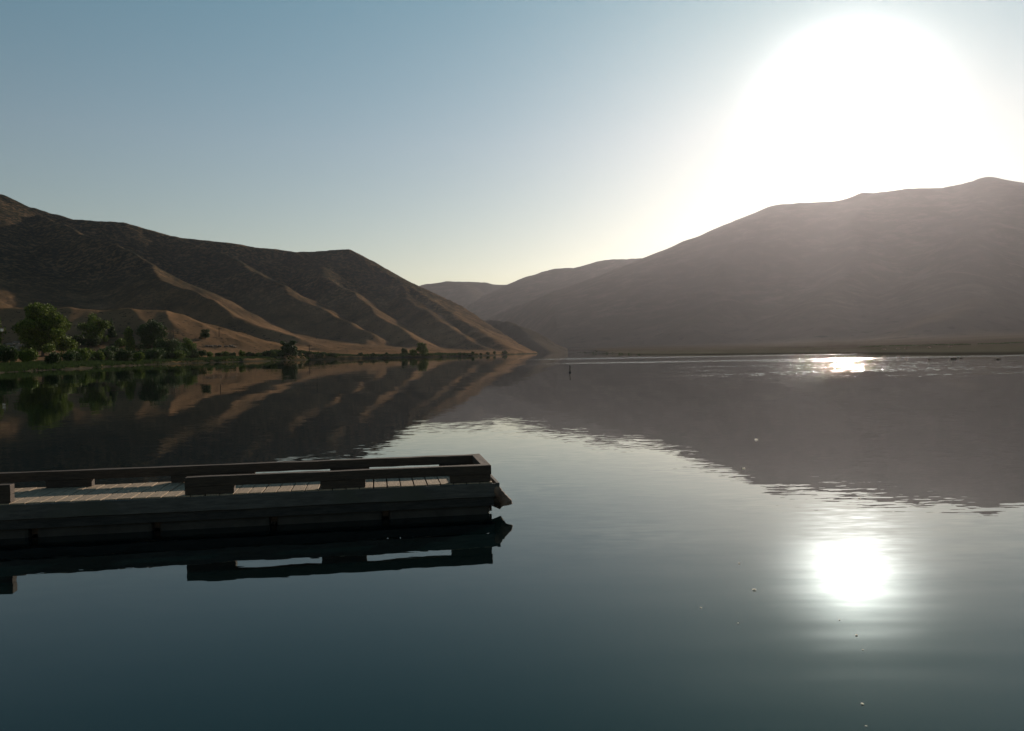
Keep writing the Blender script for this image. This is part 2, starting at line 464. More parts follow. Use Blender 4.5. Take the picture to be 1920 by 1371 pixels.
# ------------------------------------------------------------------ water
def make_water():
    m, t, b, o = mat_new('lake_water')
    L = t.links
    b.inputs['Base Color'].default_value = (.001, .005, .0055, 1)
    b.inputs['IOR'].default_value = 1.333
    b.inputs['Specular Tint'].default_value = (0.0, 1.0, .78, 1)
    b.inputs['Roughness'].default_value = 0.012
    g = N(t, 'ShaderNodeNewGeometry')
    def slope_field(scale_vec, scale, detail=2, rough=.5, off=(0,0,0)):
        mp = N(t, 'ShaderNodeMapping'); mp.inputs['Scale'].default_value = scale_vec; mp.inputs['Location'].default_value = off
        L.new(g.outputs['Position'], mp.inputs['Vector'])
        nz = N(t, 'ShaderNodeTexNoise'); nz.inputs['Scale'].default_value = scale; nz.inputs['Detail'].default_value = detail; nz.inputs['Roughness'].default_value = rough
        L.new(mp.outputs[0], nz.inputs['Vector'])
        s = N(t, 'ShaderNodeVectorMath', operation='SUBTRACT'); s.inputs[1].default_value = (.5, .5, .5)
        L.new(nz.outputs['Color'], s.inputs[0])
        return s.outputs[0]
    def val(vec, scale, lo, hi, a, bb, detail=2):
        mp = N(t, 'ShaderNodeMapping'); mp.inputs['Scale'].default_value = vec
        L.new(g.outputs['Position'], mp.inputs['Vector'])
        nz = N(t, 'ShaderNodeTexNoise'); nz.inputs['Scale'].default_value = scale; nz.inputs['Detail'].default_value = detail
        L.new(mp.outputs[0], nz.inputs['Vector'])
        r = N(t, 'ShaderNodeMapRange', interpolation_type='SMOOTHSTEP')
        for k, v in zip(('From Min', 'From Max', 'To Min', 'To Max'), (lo, hi, a, bb)): r.inputs[k].default_value = v
        L.new(nz.outputs['Fac'], r.inputs['Value'])
        return r.outputs[0]
    sx = N(t, 'ShaderNodeSeparateXYZ'); L.new(g.outputs['Position'], sx.inputs[0])
    def band(src, lo0, lo1, hi0, hi1, amp):
        a = N(t, 'ShaderNodeMapRange', interpolation_type='SMOOTHSTEP'); a.inputs['From Min'].default_value = lo0; a.inputs['From Max'].default_value = lo1
        c = N(t, 'ShaderNodeMapRange', interpolation_type='SMOOTHSTEP'); c.inputs['From Min'].default_value = hi0; c.inputs['From Max'].default_value = hi1
        c.inputs['To Min'].default_value = amp; c.inputs['To Max'].default_value = 0
        L.new(src, a.inputs['Value']); L.new(src, c.inputs['Value'])
        mu = N(t, 'ShaderNodeMath', operation='MULTIPLY'); L.new(a.outputs[0], mu.inputs[0]); L.new(c.outputs[0], mu.inputs[1])
        return mu.outputs[0]
    def mul(a, c):
        mu = N(t, 'ShaderNodeMath', operation='MULTIPLY'); L.new(a, mu.inputs[0])
        if isinstance(c, float): mu.inputs[1].default_value = c
        else: L.new(c, mu.inputs[1])
        return mu.outputs[0]
    def vscale(v, s):
        n = N(t, 'ShaderNodeVectorMath', operation='SCALE'); L.new(v, n.inputs[0])
        if isinstance(s, float): n.inputs['Scale'].default_value = s
        else: L.new(s, n.inputs['Scale'])
        return n.outputs[0]
    def vadd(a, c):
        n = N(t, 'ShaderNodeVectorMath', operation='ADD'); L.new(a, n.inputs[0]); L.new(c, n.inputs[1]); return n.outputs[0]
    # calm capillary ripples, strongest in a belt beyond the dock
    fine = slope_field((1, 3.4, 1), 3.6, 2)
    f_amp = mul(band(sx.outputs['Y'], 4.6, 8.6, 16, 40, 0.042), val((1, 1, 1), .35, .40, .62, .35, 1.0))
    v = vscale(fine, f_amp)
    v = vadd(v, vscale(slope_field((1, 2.2, 1), 1.6, 2, off=(3, 7, 0)), 0.009))
    # slow swell rings near the viewer
    sw = slope_field((.32, 2.4, 1), 1.5, 1, off=(11, 2, 0))
    s_amp = mul(band(sx.outputs['Y'], 3.2, 4.5, 7.5, 10, .022), band(sx.outputs['X'], .2, 1.4, 4.5, 7, 1.0))
    v = vadd(v, vscale(sw, s_amp))
    # long gentle undulation far out
    v = vadd(v, vscale(slope_field((.6, 1, 1), .25, 3, off=(1, 1, 0)), band(sx.outputs['Y'], 14, 40, 3000, 6000, .010)))
    # wind-ruffled streaks far out on the right
    ruff = slope_field((1, 1, 1), 2.0, 3, .6)
    def scal(*a): return band(*a)
    def addm(*q):
        o_ = q[0]
        for z in q[1:]:
            ad = N(t, 'ShaderNodeMath', operation='ADD'); L.new(o_, ad.inputs[0]); L.new(z, ad.inputs[1]); o_ = ad.outputs[0]
        return o_
    pat = val((.035, .14, 1), 1.0, .44, .58, .15, 1.0, 3)
    xr = band(sx.outputs['X'], -5, 25, 300, 500, 1.0)
    st0 = mul(band(sx.outputs['Y'], 182, 186, 205, 215, 1.3), xr)
    st1 = mul(band(sx.outputs['Y'], 114, 118, 126, 131, 1.2), xr)
    st2 = mul(band(sx.outputs['Y'], 90, 102, 118, 123, 1.2), mul(band(sx.outputs['X'], 26, 40, 42, 60, 1.0), val((.12, .25, 1), 1.0, .35, .55, .5, 1.0, 2)))
    spots = val((1, .7, 1), 1.1, .50, .58, .2, 1.0, 2)
    st3 = mul(mul(band(sx.outputs['Y'], 42, 52, 84, 96, 1.9), pat), mul(spots, band(sx.outputs['X'], 8, 24, 44, 70, 1.0)))
    r_amp = addm(st0, st1, st2, st3)
    v = vadd(v, vscale(ruff, r_amp))
    mz = N(t, 'ShaderNodeVectorMath', operation='MULTIPLY'); mz.inputs[1].default_value = (1, 1, 0); L.new(v, mz.inputs[0])
    up = N(t, 'ShaderNodeVectorMath', operation='ADD'); up.inputs[1].default_value = (0, 0, 1); L.new(mz.outputs[0], up.inputs[0])
    nn = N(t, 'ShaderNodeVectorMath', operation='NORMALIZE'); L.new(up.outputs[0], nn.inputs[0])
    L.new(nn.outputs[0], b.inputs['Normal'])
    mb = MB()
    mb.add([(-14000, -2000, 0), (14000, -2000, 0), (14000, 16000, 0), (-14000, 16000, 0)], [(0, 1, 2, 3)])
    w = mb.build('water', m)
    tag(w, kind='structure')
make_water()

# ------------------------------------------------------------------ dock
M_DECK = noise_col('weathered_deck_board', (.19, .145, .10), (.33, .25, .17), 6, .85, 8, bump=.003, bscale=40, stretch=(8, 1, 1))
M_RAIL = noise_col('dark_stained_timber', (.03, .021, .016), (.062, .043, .031), 8, .8, 8, bump=.004, bscale=30, stretch=(1, 8, 8))
M_FASC = noise_col('grey_side_board', (.05, .048, .045), (.09, .085, .078), 5, .8, 8, bump=.004, bscale=25, stretch=(1, 8, 8), c3=(.06, .06, .05), s3=2)
M_FASC_DARK = noise_col('dark_side_board', (.014, .014, .014), (.035, .034, .032), 5, .8, 8, bump=.004, bscale=25, stretch=(1, 8, 8))  # darker version of the side board, for the lower one
M_FLOAT = noise_col('black_float_drum', (.012, .012, .012), (.03, .03, .028), 4, .55, 5, bump=.003)
M_RUST = noise_col('old_bumper_rubber', (.07, .042, .03), (.20, .125, .085), 9, .8, 6, bump=.01, bscale=20)

DK = on_plane(925, 965)                   # near right corner at the waterline
DE = on_plane(18, 1012)
dirv = (DE - DK).normalized()             # runs to the left, and towards the viewer
ANG = math.atan2(dirv.y, dirv.x)
dock = empty('floating_dock', (DK.x, DK.y, 0), ANG)
tag(dock, 'low floating timber dock with dark bull rails and grey plank deck', 'dock')
# local axes: +x along the dock to the left, -y towards ... far side
W = 1.08; ZD = .375; LEN = 9.0
far_s = -1.0                               # far side is local -y after the 180-ish turn
def DY(a): return far_s * a                # a metres from the near edge
# deck boards
mb = MB(); rnd = random.Random(3); x = 0.0
while x < LEN:
    w = .146
    dz = rnd.uniform(-.002, .002); e0 = rnd.uniform(-.012, .008); e1 = rnd.uniform(-.01, .01)
    mb.box((x + .004, DY(W + e1), ZD - .038 + dz), (x + w - .005, DY(e0), ZD + dz))
    x += w + rnd.uniform(0, .006)
mb.build('deck', M_DECK, dock, bevel=.003)
def near_x(px, py, z):                     # local x of a photo point on the near side plane
    d = ray(px, py); c = Vector((0, 0, CAM_H))
    n = Vector((-dirv.y, dirv.x, 0)); tt = (DK - c).dot(n) / d.dot(n)
    return (c + d*tt - DK).dot(dirv)
def far_x(px, py):
    d = ray(px, py); c = Vector((0, 0, CAM_H))
    n = Vector((-dirv.y, dirv.x, 0))
    q = DK + n * DY(W)
    tt = (q - c).dot(n) / d.dot(n)
    return (c + d*tt - q).dot(dirv)
ZB0, ZB1 = ZD + .088, ZD + .192
x345 = near_x(345, 900, 0); x18 = near_x(18, 915, 0); x438 = near_x(438, 905, 0); x600 = near_x(600, 900, 0); x685 = near_x(685, 900, 0); x845 = near_x(845, 898, 0)
BW = .11
def beam(x0, x1, y0, y1, seed):
    m_ = MB(); m_.plank((x0, DY(y1), ZB0), (x1, DY(y0), ZB1), random.Random(seed), .0035)
    return m_.build('rail_beam', M_RAIL, dock, bevel=.006)
def block(x0, x1, y0, y1):
    m_ = MB(); m_.box((x0, DY(y1), ZD + .003), (x1, DY(y0), ZB0 - .001))
    return m_.build('rail_block', M_RAIL, dock, bevel=.004)
beam(.012, x345, .01, .01 + BW, 1)
beam(x18, LEN - .05, .01, .01 + BW, 2)
beam(.012, LEN - .05, W - .01 - BW, W - .01, 3)
beam(.012, .012 + BW, .01 + BW + .002, W - .01 - BW - .002, 4)
for a, c in ((.02, x845), (x685, x600), (x438, x345 - .002), (x18 + .002, x18 + .55), (x18 + 1.6, x18 + 2.1)):
    block(a, c, .014, .006 + BW)
for pa, pb in ((888, 823), (693, 620), (480, 325), (178, 93)):
    block(max(far_x(pa, 885), .02), far_x(pb, 885), W - .006 - BW, W - .014)
block(far_x(178, 900) + 1.5, far_x(178, 900) + 2.0, W - .006 - BW, W - .014)
# side boards and floats
m_ = MB(); m_.plank((-.035, DY(0.0), ZD - .165), (LEN, DY(-.035), ZD - .012), random.Random(8), .004); m_.build('side_board', M_FASC, dock, bevel=.004)
m_ = MB(); m_.box((-.01, DY(0.02), ZD - .27), (LEN, DY(-.012), ZD - .168)); m_.build('side_board', M_FASC_DARK, dock, bevel=.004)
m_ = MB(); m_.box((-.035, DY(W + .035), ZD - .20), (LEN, DY(W + .002), ZD - .012)); m_.build('side_board', M_FASC, dock, bevel=.004)
m_ = MB(); m_.box((-.075, DY(W + .03), ZD - .19), (-.037, DY(-.03), ZD - .008)); m_.build('end_board', M_FASC, dock, bevel=.005)
m_ = MB(); m_.box((-.02, DY(W - .02), ZD - .27), (.08, DY(.03), ZD - .195)); m_.build('end_board', M_FASC, dock, bevel=.005)
m_ = MB(); m_.box((.0, DY(.16), .02), (LEN, DY(.12), ZD - .272)); m_.build('inner_skirt', M_RAIL, dock)  # inner skirt, added to close the bright gaps between the floats
xx = .03
while xx < LEN - .5:
    m_ = MB(); m_.box((xx, DY(W - .05), -.35), (xx + 1.15, DY(.05), ZD - .272)); m_.build('float', M_FLOAT, dock, bevel=.04)
    xx += 1.22
# worn bumper hanging off the near corner
bm_pts = [at(929, 914, DK.y + .02), at(935, 924, DK.y - .01), at(942, 933, DK.y - .02), at(949, 941, DK.y - .02), at(950, 947, DK.y - .02)]
def corner_bumper():
    root = empty('corner_bumper', bm_pts[0])
    tag(root, 'worn brown bumper sticking out low from the corner of the dock end', 'bumper')
    inv = bm_pts[0]
    mb = MB(); n = 26
    pts = []; rad = []
    rr = random.Random(5)
    import itertools
    for i in range(n):
        u = i/(n-1)*(len(bm_pts)-1); k = min(int(u), len(bm_pts)-2); fr = u-k
        p = bm_pts[k].lerp(bm_pts[k+1], fr) - inv
        pts.append(p); rad.append(.044 + .022*u/4*1.2 + rr.uniform(-.004, .005))
    rad[-1] *= .55
    mb.tube(pts, rad, 12)
    mb.build('rubber_sleeve', M_RUST, root, smooth=True)
    mb = MB()
    p0 = at(930, 930, DK.y + .05) - inv; p1 = at(944, 945, DK.y + .03) - inv
    mb.tube([p0, (p0+p1)/2 + Vector((0, .02, -.012)), p1], [.075, .062, .045], 10)
    mb.tube([at(926, 940, DK.y + .12) - inv, at(941, 949, DK.y + .1) - inv], [.06, .045], 8)
    mb.build('bracket', M_RAIL, root, smooth=True)
corner_bumper()

# ------------------------------------------------------------------ vegetation
def foliage_mat(name, c1, c2):
    m, t, b, o = mat_new(name)
    g = N(t, 'ShaderNodeNewGeometry')
    nz = N(t, 'ShaderNodeTexNoise'); nz.inputs['Scale'].default_value = .7; nz.inputs['Detail'].default_value = 4
    t.links.new(g.outputs['Position'], nz.inputs['Vector'])
    mm = N(t, 'ShaderNodeMath', operation='MULTIPLY_ADD'); mm.inputs[1].default_value = .45; 
    t.links.new(g.outputs['Random Per Island'], mm.inputs[0]); 
    m2 = N(t, 'ShaderNodeMath', operation='MULTIPLY'); m2.inputs[1].default_value = .55; t.links.new(nz.outputs['Fac'], m2.inputs[0]); t.links.new(m2.outputs[0], mm.inputs[2])
    cr = N(t, 'ShaderNodeValToRGB'); e = cr.color_ramp.elements
    e[0].position = .2; e[0].color = (*c1, 1); e[1].position = .85; e[1].color = (*c2, 1)
    t.links.new(mm.outputs[0], cr.inputs['Fac'])
    t.links.new(cr.outputs[0], b.inputs['Base Color'])
    b.inputs['Roughness'].default_value = .7; b.inputs['Specular IOR Level'].default_value = .15
    tr = N(t, 'ShaderNodeBsdfTranslucent'); t.links.new(cr.outputs[0], tr.inputs['Color'])
    ms = N(t, 'ShaderNodeMixShader'); ms.inputs[0].default_value = .17
    t.links.new(b.outputs[0], ms.inputs[1]); t.links.new(tr.outputs[0], ms.inputs[2]); t.links.new(ms.outputs[0], o.inputs['Surface'])
    return m
M_LEAF = foliage_mat('cottonwood_leaves', (.016, .036, .008), (.14, .19, .024))
M_LEAFD = foliage_mat('dark_leaves', (.018, .035, .012), (.05, .085, .022))
M_LEAFB = foliage_mat('willow_leaves', (.02, .032, .012), (.05, .075, .022))
M_BARK = noise_col('bark', (.05, .035, .025), (.10, .075, .055), 3, .95, 5)

def leaf_cloud(lobes, n, size, rr, cone=False):
    """lobes: list of (centre, radii). Leaf cards of two crossing faces spread through the shell and volume"""
    mb = MB()
    wts = [l[1][0]*l[1][1]*l[1][2] for l in lobes]
    for _ in range(n):
        c, rad = rr.choices(lobes, wts)[0]
        d = Vector((rr.gauss(0, 1), rr.gauss(0, 1), rr.gauss(0, 1))).normalized()
        q = rr.random() ** .38 * (1 + .12*math.sin(9*d.x + 7*d.z) + .10*math.sin(13*d.y + 11*d.z))
        p = Vector((c[0] + d.x*rad[0]*q, c[1] + d.y*rad[1]*q, c[2] + d.z*rad[2]*q))
        s = size * rr.uniform(.5, 1.4)
        a = Vector((rr.gauss(0, 1), rr.gauss(0, 1), rr.gauss(0, .7))).normalized(); b_ = a.orthogonal().normalized()
        b_ = Matrix.Rotation(rr.uniform(0, 6.28), 3, a) @ b_
        c_ = a.cross(b_)
        mb.add([p - b_*s, p + c_*s*.5, p + b_*s, p - c_*s*.5], [(0, 1, 2, 3)])
    return mb

def plant(name, px, top, base, wpx, dist, mat, label, cat, group, shape='round', n=None, seed=1, ls=None, side='left', sink=.2):
    rr = random.Random(seed)
    d_in = dist
    dist = (meet_ground(px, base, side) if side == 'left' else None) or dist
    pb = at(px, base, dist)
    gz = ground_z(pb.x, pb.y, side)
    while gz < .3:
        dist *= 1.03
        pb = at(px, base, dist); gz = ground_z(pb.x, pb.y, side)
    ht = at(px, top, dist).z - gz
    ht = max(ht, .5)
    wd = wpx / F_PX * dist
    root = empty(name, (pb.x, pb.y, gz - sink))
    tag(root, label, cat, group)
    lobes = []
    if shape == 'round':
        lobes.append(((0, 0, ht*.47), (wd*.31, wd*.31, ht*.37)))
        for k in range(20):
            an = rr.uniform(0, 6.28); rad_ = rr.uniform(.18, .45)*wd; zz = rr.uniform(.12, .86)*ht
            if zz > .7*ht: rad_ *= .7
            s = rr.uniform(.07, .18)
            lobes.append(((math.cos(an)*rad_, math.sin(an)*rad_, zz), (wd*s, wd*s, ht*s*.85)))
        lobes.append(((wd*rr.uniform(-.12, .2), 0, ht*.86), (wd*.15, wd*.15, ht*.14)))
    elif shape == 'cone':
        for k in range(7):
            u = k/6; lobes.append(((rr.uniform(-.04, .04)*wd, 0, ht*(.12+.8*u)), (wd*.5*(1-.85*u), wd*.5*(1-.85*u), ht*.11)))
    elif shape == 'column':
        for k in range(6):
            u = k/5; lobes.append(((rr.uniform(-.12, .12)*wd, rr.uniform(-.1, .1)*wd, ht*(.16+.7*u)), (wd*.38*(1-.3*u), wd*.38, ht*.16)))
    else:      # low bush
        for k in range(8):
            an = rr.uniform(0, 6.28); q = rr.uniform(0, .36)*wd
            lobes.append(((math.cos(an)*q, math.sin(an)*q*.7, ht*rr.uniform(.28, .6)), (wd*rr.uniform(.14, .24), wd*.2, ht*rr.uniform(.25, .4))))
    n = int((n or 1500)*2.2)
    ls = (ls or max(wd, ht) * .028) * min(max(dist / d_in, .9), 1.8)
    tr = MB()
    r0 = max(ht*.022, .05)
    if shape == 'bush':
        for k in range(5):
            an = k*1.26 + rr.uniform(-.3, .3)
            tr.tube([(0, 0, 0), (math.cos(an)*wd*.15, math.sin(an)*wd*.15, ht*.35), (math.cos(an)*wd*.28, math.sin(an)*wd*.25, ht*.65)], [r0, r0*.6, r0*.2], 5)
        tr.build('stem', M_BARK, root)
    else:
        tr.tube([(0, 0, 0), (.02*wd, 0, ht*.25), (-.01*wd, .01*wd, ht*.55), (0, 0, ht*.88)], [r0*1.3, r0, r0*.6, r0*.15], 7)
        for c, rad_ in lobes[1:]:
            z0 = max(c[2]*.55, ht*.12)
            tr.tube([(0, 0, z0), (c[0]*.5, c[1]*.5, (z0 + c[2])*.5 + .02*ht), (c[0], c[1], c[2])], [r0*.5, r0*.35, r0*.1], 5)
        tr.build('trunk', M_BARK, root)
    leaf_cloud(lobes, n, ls, rr).build('foliage' if shape == 'bush' else 'crown', mat, root)
    return root

TR = 'trees along the left bank'
BU = 'bushes along the left bank'
plant('tree', 80, 567, 668, 112, 205, M_LEAF, 'biggest tree, broad and bushy with sunlit right side, at far left of the bank', 'tree', TR, 'round', 16000, 21, .24)
plant('tree', -12, 588, 668, 50, 210, M_LEAF, 'tree cut by the left edge of the picture beside the biggest tree', 'tree', TR, 'round', 2500, 22, .25)
plant('tree', 178, 586, 648, 50, 285, M_LEAF, 'round mid-sized tree directly right of the biggest tree', 'tree', TR, 'round', 3200, 23, .28)
plant('conifer', 210, 597, 634, 17, 330, M_LEAFD, 'small narrow dark conical tree standing alone between two round trees', 'tree', TR, 'cone', 1300, 24, .25)
plant('tree', 243, 613, 662, 24, 265, M_LEAF, 'slim upright lighter green tree just left of the dark tree clump', 'tree', TR, 'column', 1800, 25, .22)
plant('tree', 284, 597, 660, 62, 280, M_LEAFD, 'dark spreading tree in the middle of the left bank clump', 'tree', TR, 'round', 4200, 26, .28)
plant('bush', 312, 629, 670, 58, 260, M_LEAFD, 'broad dark bush at the foot of the dark spreading tree', 'bush', BU, 'bush', 3200, 27, .22)
plant('tree', 354, 631, 668, 38, 275, M_LEAF, 'small rounded tree at the right end of the left bank clump', 'tree', TR, 'round', 2200, 28, .22)
plant('tree', 385, 616, 639, 21, 420, M_LEAFD, 'lone small dark tree standing on the dry slope near a utility pole', 'tree', TR, 'round', 1300, 29, .24)
plant('tree', 542, 637, 669, 38, 520, M_LEAFD, 'solitary dome-shaped dark tree at the waterside between the two tree groups', 'tree', TR, 'round', 2600, 30, .38)
plant('tree', 792, 641, 668, 25, 600, M_LEAF, 'tallest tree of the small group beside the foot of the hill', 'tree', TR, 'round', 1600, 31, .36)
plant('bush', 773, 652, 668, 22, 600, M_LEAF, 'round bush leaning on the tallest tree of the small far group', 'bush', BU, 'bush', 1100, 32, .32)
plant('bush', 759, 650, 664, 13, 610, M_LEAFD, 'smallest and leftmost bush of the small far group', 'bush', BU, 'bush', 600, 33, .3)
SH = [(150, 622, 650, 44, 240, 'dense shrub between the biggest tree and the round mid-sized tree'),
      (150, 648, 676, 70, 190, 'wide low shrub in front and right of the biggest tree'),
      (205, 645, 672, 66, 200, 'pale green brushy shrub below the conical tree'),
      (232, 652, 680, 50, 190, 'low shrub nearest the water under the slim upright tree'),
      (255, 655, 680, 36, 190, 'small shrub nearest the water right of the slim upright tree'),
      (285, 650, 676, 50, 215, 'rounded shrub on the bank before the dark spreading tree'),
      (100, 655, 684, 36, 165, 'small shrub in front of the biggest tree trunk'),
      (45, 652, 682, 46, 165, 'low green shrub left of the biggest tree trunk'),
      (12, 640, 682, 40, 165, 'low green shrub at the left edge of the picture'),
      (175, 628, 650, 40, 290, 'dull shrub hugging the base of the round mid-sized tree'),
      (225, 632, 652, 34, 270, 'dark squat shrub between the conical and the slim tree'),
      (335, 648, 672, 40, 250, 'shrub filling the gap left of the rounded end tree')]
for i, (px, top, base, w, d, lab) in enumerate(SH):
    plant('bush', px, top, base, w, d, (M_LEAFB, M_LEAF, M_LEAFD)[i % 3], lab, 'bush', BU, 'bush', 1700, 60 + i, .2)
for i in range(26):
    q = random.Random(400 + i)
    px = 128 + i*9.6 + q.uniform(-4, 4)
    plant('bush', px, 655 + q.uniform(-6, 6) - i*.15, 680 - i*.3, q.uniform(22, 38), 205 + i*3, (M_LEAFB, M_LEAF, M_LEAFD)[q.randrange(3)], 'low shrub in the unbroken green thicket along the water on the left bank', 'bush', 'low shrubs of the waterside thicket', 'bush', 900, 420 + i, .2)
for i, px in enumerate((378, 394, 410, 424, 438, 453, 470, 484, 499, 513, 526)):
    plant('bush', px, 655 + (i*7 % 5), 669, 20, 430 + (i*13 % 25), (M_LEAFD, M_LEAF)[i % 2], 'low bush in the dark hedge-like row between the tree clump and the solitary dome tree', 'bush', 'bushes of the hedge-like row', 'bush', 500, 90 + i, .3)
for i, (px, top, base, w) in enumerate(((560, 655, 668, 14), (578, 658, 668, 12), (604, 659, 668, 11), (624, 660, 668, 12), (676, 660, 668, 11), (700, 661, 668, 10), (724, 660, 668, 12))):
    plant('bush', px, top, base, w, 560, (M_LEAFD, M_LEAFB)[i % 2], 'small isolated bush on the shore between the dome tree and the small far group', 'bush', 'isolated bushes right of the dome tree', 'bush', 420, 500 + i, .3)
for i, (px, top, w) in enumerate(((862, 657, 8), (872, 658, 9), (887, 656, 10), (902, 658, 8), (915, 657, 10), (928, 654, 8), (946, 654, 16), (560, 660, 14), (575, 663, 14), (640, 663, 8), (660, 664, 8), (845, 661, 10), (825, 662, 8))):
    plant('bush', px, top + 2.5, 667, w*.8, 700 if px > 800 else 540, M_LEAFD, 'tiny dark bush dotted along the waterline at the foot of the hill', 'bush', 'tiny waterline bushes', 'bush', 320, 130 + i, .35)
for i, (px, top, w) in enumerate(((1640, 655, 60), (1700, 652, 70), (1760, 648, 60), (1800, 646, 50), (1860, 645, 60), (1905, 643, 60))):
    plant('bush', px, top, 662, w, 330, M_LEAFB, 'hazy low bush on the right shore beyond the glittering water', 'bush', 'hazy bushes on the right shore', 'bush', 900, 150 + i, .3, side='right')

# reeds and rough grass along both waterlines (uncountable)
def reeds(name, shore, n, seed, side, mat, hmax, spread, label):
    rr = random.Random(seed); mb = MB(); f = h_left if side == 'left' else h_right
    xs, ys = [], []
    seg = list(zip(shore[:-1], shore[1:])); ws = [1.0/ (((a+b)/2).length+50)*(b-a).length for a, b in seg]
    for _ in range(n):
        a, b_ = rr.choices(seg, ws)[0]
        p = a.lerp(b_, rr.random()); nrm = Vector((-(b_-a).y, (b_-a).x)).normalized() * (1 if side == 'left' else -1)
        q = p + nrm * rr.uniform(0, spread)
        xs.append(q.x); ys.append(q.y)
    Z = f(np.array([xs]), np.array([ys]))[0]
    for x, y, z in zip(xs, ys, Z):
        if z < .02: continue
        d = math.hypot(x, y)
        h = hmax * rr.uniform(.4, 1); w = .0006*d + .05
        an = rr.uniform(-.6, .6)
        dx, dy = math.cos(an)*w, math.sin(an)*w
        for k in range(3):
            ox, oy = rr.uniform(-.6, .6), rr.uniform(-.6, .6); lx = rr.uniform(-.25, .25)*h
            mb.add([(x+ox-dx, y+oy-dy, z-.1), (x+ox+dx, y+oy+dy, z-.1), (x+ox+lx, y+oy, z+h*rr.uniform(.6, 1))], [(0, 1, 2)])
    o = mb.build(name, mat)
    tag(o, label, 'grass', None, 'stuff')
reeds('bank_grass', L_SHORE[1:12], 9000, 5, 'left', M_LEAFB, .9, 13, 'rough green grass and reeds along the left bank')
reeds('shore_reeds', R_SHORE[2:10], 5000, 6, 'right', M_LEAFB, .8, 30, 'hazy reeds and rough grass along the right shore')

# ------------------------------------------------------------------ poles, shed, marker, rocks, flecks
M_POLE = noise_col('creosote_pole', (.04, .03, .022), (.09, .065, .045), 2, .9)
def pole(px, top, base, dist, label):
    dist = meet_ground(px, base) or dist
    p = at(px, base, dist); gz = ground_z(p.x, p.y); h = at(px, top, dist).z - gz
    root = empty('utility_pole', (p.x, p.y, gz)); tag(root, label, 'utility pole', 'utility poles on the dry slope')
    mb = MB(); mb.tube([(0, 0, -.5), (0, 0, h)], [.2, .13], 8); mb.build('shaft', M_POLE, root)
    mb = MB(); mb.box((-1.3, -.07, h - .9), (1.3, .07, h - .72)); mb.build('crossarm', M_POLE, root)
    for xo in (-1.15, -.5, .5, 1.15):
        mb = MB(); mb.tube([(xo, 0, h - .715), (xo, 0, h - .62), (xo, 0, h - .5)], [.04, .07, .03], 8); mb.build('insulator', M_POLE, root)
pole(411, 614, 633, 440, 'utility pole nearest the lone small tree on the dry slope')
pole(593, 607, 636, 560, 'tallest utility pole in the middle of the dry slope')
pole(580, 646, 660, 540, 'short pole low on the slope right of the solitary dome tree')
pole(325, 618, 634, 400, 'utility pole behind the dark spreading tree')

M_WHITE = noise_col('white_painted_board', (.62, .6, .55), (.78, .76, .7), 3, .7)
M_ROOF = noise_col('dark_roofing', (.04, .04, .04), (.08, .075, .07), 3, .9)
def board():
    p = at(4, 634, 250); gz = ground_z(p.x, p.y); z0, z1 = at(4, 621.5, 250).z - gz, at(4, 616.5, 250).z - gz
    root = empty('notice_board', (p.x, p.y, gz), R(12)); tag(root, 'small white board on dark post at the left edge above the rocks', 'sign')
    mb = MB(); mb.tube([(0, .05, -.4), (0, .05, z1 - .1)], .07, 8); mb.build('post', M_POLE, root)
    mb = MB(); mb.box((-.42, -.05, z0), (.42, -.02, z1)); mb.build('panel', M_WHITE, root, bevel=.01)
board()

def marker():
    p = on_plane(1068.5, 699)
    root = empty('mooring_post', (p.x, p.y, 0)); tag(root, 'thin dark post standing alone in open water mid-lake', 'post')
    mb = MB(); mb.tube([(0, 0, -.8), (.01, 0, .25), (.02, 0, .52)], [.04, .036, .03], 10); mb.build('shaft', M_POLE, root, smooth=True)
    mb = MB(); mb.tube([(.02, 0, .50), (.02, 0, .54), (.02, 0, .62), (.02, 0, .66)], [.035, .07, .06, .02], 12); mb.build('cap', M_POLE, root, smooth=True)
    mb = MB(); mb.tube([(0, 0, -.05), (0, 0, .0), (0, 0, .10), (0, 0, .15)], [.07, .11, .10, .05], 12); mb.build('float_collar', M_FLOAT, root, smooth=True)
marker()

M_ROCK = noise_col('brown_rock', (.10, .075, .055), (.22, .165, .12), 1.2, .95, 6, bump=.05)
def rock_mesh(name, seed, r=1.0):
    rr = random.Random(seed); bm = bmesh.new()
    bmesh.ops.create_icosphere(bm, subdivisions=2, radius=r)
    ph = [rr.uniform(0, 6) for _ in range(6)]
    for v in bm.verts:
        c = v.co.normalized()
        s = 1 + .22*math.sin(3*c.x+ph[0]) + .18*math.sin(4*c.y+ph[1]) + .12*math.sin(7*c.z+ph[2]) + rr.uniform(-.07, .07)
        v.co = Vector((c.x*s*1.3, c.y*s, c.z*s*.7))*r
    me = bpy.data.meshes.new(name); bm.to_mesh(me); bm.free(); me.materials.append(M_ROCK)
    return me
rmesh = [rock_mesh('rock', k) for k in range(4)]
def rock(px, py, dist, size, label, group, i, z=None, side='left'):
    if z is None and side == 'left':
        d2 = meet_ground(px, py) or dist; size *= d2/dist; dist = d2
    p = at(px, py, dist) if z is None else on_plane(px, py)
    zz = ground_z(p.x, p.y, side) if z is None else z
    o = bpy.data.objects.new('rock', rmesh[i % 4]); COL.objects.link(o)
    o.location = (p.x, p.y, zz + size*.25); o.scale = (size,)*3; o.rotation_euler = (0, 0, i*1.7)
    tag(o, label, 'rock', group)
